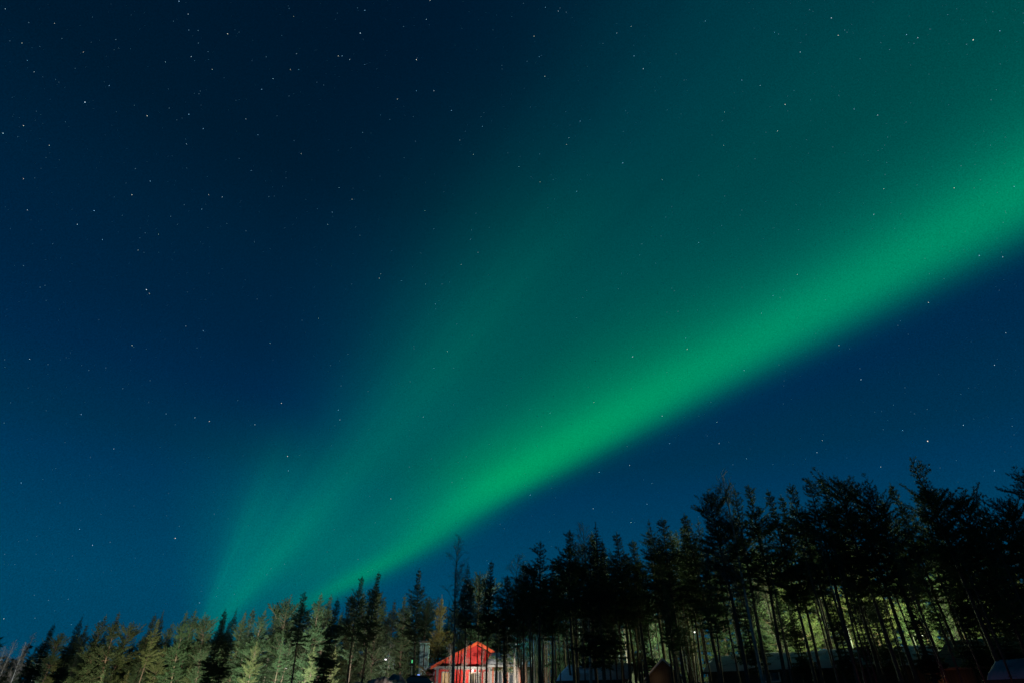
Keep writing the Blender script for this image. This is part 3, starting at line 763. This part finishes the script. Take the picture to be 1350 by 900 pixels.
# pale teal shed seen as bright upright boards between the trunks
tp_ = base_at(557, 68)
shed = thing('teal_shed', 'narrow pale teal boarded shed glimpsed between dark trunks', 'shed', (tp_.x, tp_.y, tp_.z - .05), R(6))
th_ = at(557, 846, 68).z - tp_.z
MB().box(-.48, .48, 0, 3, 0, th_).build('wall', M['teal'], shed)
MB().box(-.06, .06, -.06, -.002, 0, th_ - .1).build('mullion', M['dark_wood'], shed)
MB().prism([(-.62, th_ + .002), (.62, th_ + .002), (.62, th_ + .08), (0, th_ + .20), (-.62, th_ + .08)], -.25, 3.2).build('roof', M['dark_wood'], shed)
spot('shed_light', 553, 60, .5, 90, (.75, 1, .95), 557, 872, 68, 50)

# long barn with snow roof behind the dark wood
def snow_roof_barn(name, label, Xl, Yl, Xr, Yr, Yeave, D0, D1, wallm, roofm, snowy=True, depthm=7.0, cat='barn'):
    a = at(Xl, Yl, D0); b = at(Xr, Yr, D1)
    zr = (a.z + b.z) / 2
    L_ = math.hypot(b.x - a.x, b.y - a.y); ang = math.atan2(b.y - a.y, b.x - a.x)
    mid_ = (a + b) / 2; g = ground(mid_.x, mid_.y)
    n_ = Vector((math.sin(ang), -math.cos(ang), 0))       # towards the yard
    half = depthm / 2
    ee = at((Xl + Xr) / 2, Yeave, (D0 + D1) / 2 - half).z - g
    o = thing(name, label, cat, (mid_.x, mid_.y, g - .1), ang)
    H_ = zr - g + .1; e_ = ee + .1
    MB().prismx([(-half + .6, 0), (half - .6, 0), (half - .6, e_ + .15), (0, H_ - .22), (-half + .6, e_ + .15)], -L_ / 2 + .4, L_ / 2 - .4).build('wall', M[wallm], o)
    r_ = MB().prismx([(-half, e_ - .12), (0, H_ - .14), (half, e_ - .12), (half, e_), (0, H_ - .02), (-half, e_)], -L_ / 2, L_ / 2).build('roof', M[roofm], o)
    if snowy:
        rg = np.random.default_rng(len(label)); vs = []; nx_ = 60; ny_ = 14
        for j in range(ny_):
            for i in range(nx_):
                x = -L_ / 2 + .05 + (L_ - .1) * i / (nx_ - 1); y = -half + .03 + (depthm - .06) * j / (ny_ - 1)
                zb = e_ + (H_ - .02 - e_) * (1 - abs(y) / half) + .01
                e = min(i, nx_ - 1 - i, j, ny_ - 1 - j)
                vs.append((x, y, zb + (0 if e == 0 else .22 + .05 * math.sin(x * 1.3) + rg.normal(0, .02))))
        fs = [(j*nx_+i, j*nx_+i+1, (j+1)*nx_+i+1, (j+1)*nx_+i) for j in range(ny_-1) for i in range(nx_-1)]
        link('snow', mesh_np('snow', vs, fs, True), M['old_snow'], r_)
    return o, L_, H_, e_, half
barn, bl, bh, be, bhalf = snow_roof_barn('long_barn', 'long low dark barn with smooth bluish snow roof behind the black trunks', 940, 871, 1236, 847, 881, 54, 52, 'dark_wood', 'dark_wood')
for x in (-3.5,):
    window(barn, 'window', x, x + 1.1, 1.1, 1.9, -bhalf + .6 - .004, 'glass', 1)
for x in (7.3,):
    d_ = MB().box(x, x + 1.0, -bhalf + .55, -bhalf + .598, .1, 2.1).build('door', M['brown'], barn)
    MB().box(x + .1, x + .16, -bhalf + .51, -bhalf + .55, 1.0, 1.12).build('handle', M['metal'], d_)
shd, l2, h2, e2, half2 = snow_roof_barn('shingled_shed', 'shed with bare brown shingled roof standing in front of the snowy barn end', 1246, 841, 1440, 832, 875, 46, 44, 'dark_wood', 'shingle', False, 6.5, 'shed')
b = MB(); b.box(-l2/2 + .02, -l2/2 + .16, -half2 - .05, half2 - .3, e2 - .3, e2 - .16); b.build('beam', M['brown'], shd)
# warm wall light under the shed eave
lampp = Matrix.Translation(shd.location) @ Matrix.Rotation(shd.rotation_euler.z, 4, 'Z') @ Vector((-l2/2 + .9, -half2 - .3, e2 - .7))
point('eave_light', lampp, 1.8, (1, .36, .13), .06)
lampq = Matrix.Translation(barn.location) @ Matrix.Rotation(barn.rotation_euler.z, 4, 'Z') @ Vector((7.4, -bhalf + .1, be - .6))
point('eave_light', lampq, 5, (1, .40, .16), .06)

# small hut with brown gable
hq = base_at(876, 50)
hut = thing('small_hut', 'small hut with brown-lit gable and snowy pitched roof', 'hut', (hq.x, hq.y, hq.z - .05), R(-16))
ha = at(876, 869, 50).z - hq.z
MB().prism([(-1.15, 0), (1.15, 0), (1.15, ha - 1.1), (0, ha - .12), (-1.15, ha - 1.1)], 0, 3.6).build('wall', M['dark_wood'], hut)
s2 = (.98) / 1.15
for sg in (-1, 1):
    pts = [(0, ha - .10), (sg * 1.55, ha - .10 - s2 * 1.55), (sg * 1.55, ha - s2 * 1.55), (0, ha)]
    r_ = MB().prism(pts if sg < 0 else pts[::-1], -.35, 3.9).build('roof', M['dark_wood'], hut)
    pts = [(0, ha + .004), (sg * 1.5, ha + .004 - s2 * 1.5), (sg * 1.45, ha + .14 - s2 * 1.5), (0, ha + .19)]
    MB().prism(pts if sg < 0 else pts[::-1], -.3, 3.85).build('snow', M['snow'], r_)
MB().box(-.35, .35, -.05, -.002, .05, 1.9).build('door', M['dark_wood'], hut)
mh_ = Matrix.Translation(hut.location) @ Matrix.Rotation(hut.rotation_euler.z, 4, 'Z')
point('hut_light', mh_ @ Vector((-.6, -.8, 1.3)), 5, (1, .62, .30), .05)
# low snow-covered store beside the hut
st, l3, h3, e3, half3 = snow_roof_barn('low_store', 'low dark store with dim snowy roof beside the small brown-gabled hut', 748, 884, 838, 869, 896, 55, 53, 'dark_wood', 'dark_wood', True, 5, 'store')

# snow-covered low annex at the edge
ax, l4, h4, e4, half4 = snow_roof_barn('snowy_annex', 'low annex with bluish snow roof in front of the shingled shed', 1312, 873, 1430, 868, 894, 37, 36, 'dark_wood', 'dark_wood', True, 3.4, 'annex')

# heap of dirty ploughed snow
def heap(name, label, X, D, Ytop, wx, wy, m_, seed):
    p = base_at(X, D); top = at(X, Ytop, D).z - p.z
    rg = np.random.default_rng(seed); n = 44; vs = []
    ph = rg.uniform(0, 6.28, 8)
    for j in range(n):
        for i in range(n):
            x = (i / (n-1) * 2 - 1); y = (j / (n-1) * 2 - 1); q = max(0, 1 - x*x - y*y)
            z = top * q ** .75 * (.82 + .14 * math.sin(x * 5 + ph[0]) + .12 * math.sin(x * 11 + y * 7 + ph[1]) + .08 * math.sin(y * 15 + x * 19 + ph[2])) + (rg.normal(0, .07) if q > 0 else -.2)
            vs.append((x * wx, y * wy, z))
    fs = [(j*n+i, j*n+i+1, (j+1)*n+i+1, (j+1)*n+i) for j in range(n-1) for i in range(n-1)]
    o = link(name, mesh_np(name, vs, fs, False), m_); o.location = (p.x, p.y, p.z - .02)
    return tag(o, label, 'snow heap')
heap('snow_heap', 'heap of dirty brown and white ploughed snow below the tall shaded pines', 505, 52, 889, 3.2, 2.0, M['dirty_snow'], 4)

# parked car: only its roof shows above the picture's lower edge
cp = base_at(556, 53)
car = thing('parked_car', 'brown parked car in front of the red house, only its roof showing', 'car', (cp.x, cp.y, cp.z), R(8))
prof = [(-2.15, .35), (2.15, .35), (2.2, .75), (1.95, .92), (1.05, 1.0), (-1.55, 1.02), (-2.1, .95), (-2.2, .7)]
MB().prism(prof, -.86, .86).build('body', M['car_paint'], car, bevel=.08)
MB().prism([(1.05, .99), (.45, 1.44), (-.9, 1.50), (-1.55, 1.02)], -.74, .74).build('glasshouse', M['glass'], car, bevel=.06)
MB().prism([(.50, 1.445), (.1, 1.50), (-.4, 1.525), (-.95, 1.505), (-.95, 1.53), (-.4, 1.575), (.1, 1.55), (.5, 1.47)][::-1], -.72, .72).build('roof_panel', M['car_paint'], car, bevel=.02)
for x in (-1.35, 1.35):
    for y in (-.80, .80):
        w = MB().tube((x, y - .1, .33), (x, y + .1, .33), .33, None, 20).build('wheel', M['rubber'], car)
        MB().tube((x, y - .112, .33), (x, y + .112, .33), .19, None, 12).build('rim', M['metal'], w)
for y in (-.6, .6): MB().box(2.17, 2.215, y - .16, y + .16, .62, .75).build('headlight', M['white'], car)
MB().box(-.35, -.15, -.5, -.3, 1.574, 1.62).build('roof_light', M['blue_lamp'], car)

# street lamps with posts, shining on the trees round them
def lamp_post(X, Y, D, label, power, color, rz=0):
    hd = at(X, Y, D); g = ground(hd.x, hd.y); h = hd.z - g
    o = thing('street_lamp', label, 'street lamp', (hd.x + .9 * math.cos(rz), hd.y + .9 * math.sin(rz), g), rz, 'street lamps among the trees')
    MB().tube((0, 0, 0), (0, 0, h + .15), .07, .045, 10).build('pole', M['pole'], o)
    MB().tube((0, 0, h + .12), (-.75, 0, h + .16), .03, .03, 8).build('arm', M['pole'], o)
    hdm = MB().prism([(-1.15, h + .06), (-.7, h + .06), (-.7, h + .18), (-1.1, h + .14)], -.13, .13).build('lamp_head', M['pole'], o)
    b = MB(); 
    b.tube((-.92, 0, h - .06), (-.92, 0, h + .057), .09, .13, 10)
    b.build('bulb', M['lamp'], hdm)
    point('lamp_light', (hd.x, hd.y, hd.z - .25), power, color, .12)
lamp_post(1105, 825, 72, 'brightest street lamp, under the heavy-crowned pine', 19000, (.78, 1, .48), 0)
lamp_post(915, 833, 74, 'street lamp above the small brown-gabled hut', 13000, (.74, 1, .60), 3.14)
lamp_post(805, 863, 68, 'low street lamp over the dim snowy store roof', 6500, (.7, 1, .8), 0)
lamp_post(773, 827, 76, 'small high street lamp in the dense slim trunks', 8500, (.7, 1, .8), 3.14)
lamp_post(1322, 793, 66, 'street lamp half hidden by branches above the shingled roof', 15000, (.84, 1, .48), 0)
lamp_post(1215, 838, 76, 'faint street lamp over the snowy barn end', 10000, (.84, 1, .48), 3.14)
lamp_post(377, 880, 79, 'street lamp glinting low between the brightly lit pines', 1500, (1, .95, .9), 0)
lamp_post(509, 869, 70, 'bluish-white street lamp behind the tall shaded pines', 500, (.8, .9, 1), 0)
lamp_post(690, 845, 54.5, 'added cold blue lamp tinting the snowy roof of the rust-coloured house', 130, (.06, .50, 1), 0)  # lamp and post added to turn the roof snow blue
# small signal with green light
sp_ = base_at(542, 58); sh_ = at(542, 871, 58).z - sp_.z
sg_ = thing('signal_post', 'thin post with small green light between the dark trunks', 'signal post', (sp_.x, sp_.y, sp_.z))
MB().tube((0, 0, 0), (0, 0, sh_ + .1), .035).build('pole', M['metal'], sg_)
MB().box(-.12, .12, -.10, .10, sh_ - .35, sh_ + .3).build('signal_head', M['rubber'], sg_)
MB().box(-.05, .05, -.125, -.102, sh_ - .15, sh_ + .1).build('green_light', M['green_lamp'], sg_)

# ------------------------------------------------------------------ stars
BR = [(7,12,1),(72,31,1),(236,2,2),(248,19,1.5),(300,45,2),(249,40,1),(252,75,1.5),(110,69,1),(144,113,1.4),(112,135,3),(194,153,2.4),(249,151,2),(4,176,2),(31,166,1.6),(268,170,1.4),(218,82,1.2),(280,92,1.3),(36,80,1),(45,95,1),(29,57,1),(345,118,1.6),(360,104,1.8),(383,92,1),(394,92,1.5),(391,71,1),(387,22,1),(481,14,1.7),(475,44,2.8),(446,74,1.7),(451,74,1.7),(461,79,1.4),(549,79,2.8),(549,120,1.6),(572,120,1.6),(524,131,1.8),(595,146,1.8),(562,26,1.3),(567,1,1.8),(636,167,1.3),(606,185,1.1),(624,204,1.2),(478,175,1.3),(324,157,1.2),(397,203,1.3),(340,178,1.2),(246,190,1.2),(65,192,1.4),(124,278,2.2),(102,296,1.8),(174,257,2),(198,239,1.5),(36,277,1.4),(31,236,1.2),(135,316,1.5),(182,330,1.2),(209,309,1.1),(266,276,1.6),(293,260,1.4),(275,257,1.3),(331,225,1),(447,248,1.4),(464,263,1.7),(438,280,1.5),(432,296,1.4),(500,367,2),(620,316,1.4),(622,303,1.3),(560,278,1.3),(572,302,1.2),(630,333,1.2),(608,349,1.3),(574,401,1.5),(561,375,1.2),(502,361,1.2),(529,370,1.1),(193,382,3.4),(197,387,1.2),(268,436,1.6),(245,430,1.1),(420,420,1.1),
(719,10,1.2),(736,15,1.4),(704,48,1.6),(711,75,1.2),(813,44,1.4),(832,35,1.4),(836,74,1.7),(848,91,2.2),(718,101,1.7),(765,160,1.7),(750,182,1.4),(747,191,1.2),(821,215,2.4),(873,237,1.7),(712,240,1.5),(760,253,1.4),(684,220,1.7),(1035,138,2.6),(1021,43,1.4),(1096,24,2.2),(1105,47,1.8),(1195,46,1.6),(1210,50,1.5),(1283,53,3.2),(1318,41,1.8),(1055,69,1.6),(1025,173,1.7),(978,106,1.6),(1002,113,1.4),(955,148,1.5),(1126,144,1.5),(1157,152,1.5),(1258,248,1.8),(1337,246,1.6),(1152,283,1.5),(1165,249,1.2),(921,320,1.7),(859,299,1.2),(1051,362,1.7),(1019,390,1.7),(1004,413,1.2),(1224,399,1.8),(1291,337,2.2),(1322,339,1.5),(954,192,1.2),(930,28,1.4),
(39,473,1.8),(174,455,2),(107,546,1.7),(257,550,1.8),(276,555,1.9),(219,545,1.4),(336,559,1.5),(371,531,2.4),(446,540,2),(448,553,1.5),(379,601,2.1),(380,620,1.8),(356,452,1.5),(590,463,1.5),(572,485,1.8),(558,549,1.5),(515,657,2),(105,697,1.8),(122,718,1.6),(231,709,2.8),(263,794,1.4),(150,591,1.5),(5,815,1.6),(28,636,1.4),
(834,470,3),(906,460,1.8),(904,446,1.5),(873,548,2.3),(783,530,1.4),(725,544,1.4),(790,622,1.8),(830,613,1.6),(699,652,1.8),(782,670,1.6),(832,688,1.8),(853,664,1.7),(1135,500,2.1),(1223,581,4.2),(1190,567,1.8),(1270,560,1.6),(1161,615,1.7),(1311,620,1.8),(1326,439,1.4),(1106,455,1.6),(981,488,2),(1077,596,1.7),(1084,580,1.5),(984,604,1.6),(948,584,1.6),(945,556,1.4),(883,584,1.5),(1311,481,1.7)]
rg = np.random.default_rng(99)
def star_mesh(name, lst, m_, parent=None):
    vs = []; fs = []; n = 0
    for X, Y, r in lst:
        c = EYE + ray(X, Y).normalized() * 6000
        for q in ((r,0,0),(-r,0,0),(0,r,0),(0,-r,0),(0,0,r),(0,0,-r)): vs.append((c.x+q[0], c.y+q[1], c.z+q[2]))
        for f in ((0,2,4),(2,1,4),(1,3,4),(3,0,4),(2,0,5),(1,2,5),(3,1,5),(0,3,5)): fs.append(tuple(i + n for i in f))
        n += 6
    return link(name, mesh_np(name, vs, fs), m_, parent)
cols = [(.70, .86, 1), (1, .88, .70), (.35, .66, 1)]
root = star_mesh('stars', [(X, Y, 1.0 + .95 * s) for X, Y, s in BR[::3]], star_mat('white_blue_starlight', cols[0], 1.5))
tag(root, 'stars scattered over the night sky', 'stars', kind='stuff')
for k in (1, 2):
    star_mesh('stars', [(X, Y, 1.0 + .95 * s) for X, Y, s in BR[k::3]], star_mat('warm_starlight' if k == 1 else 'blue_starlight', cols[k], 1.5), root)
small = [(rg.uniform(-250, 1600), rg.uniform(-250, 900), 0.9 + 2.1 * rg.random() ** 5) for _ in range(5200)]
star_mesh('stars', small, star_mat('faint_starlight', (.35, .62, .85), .5), root)
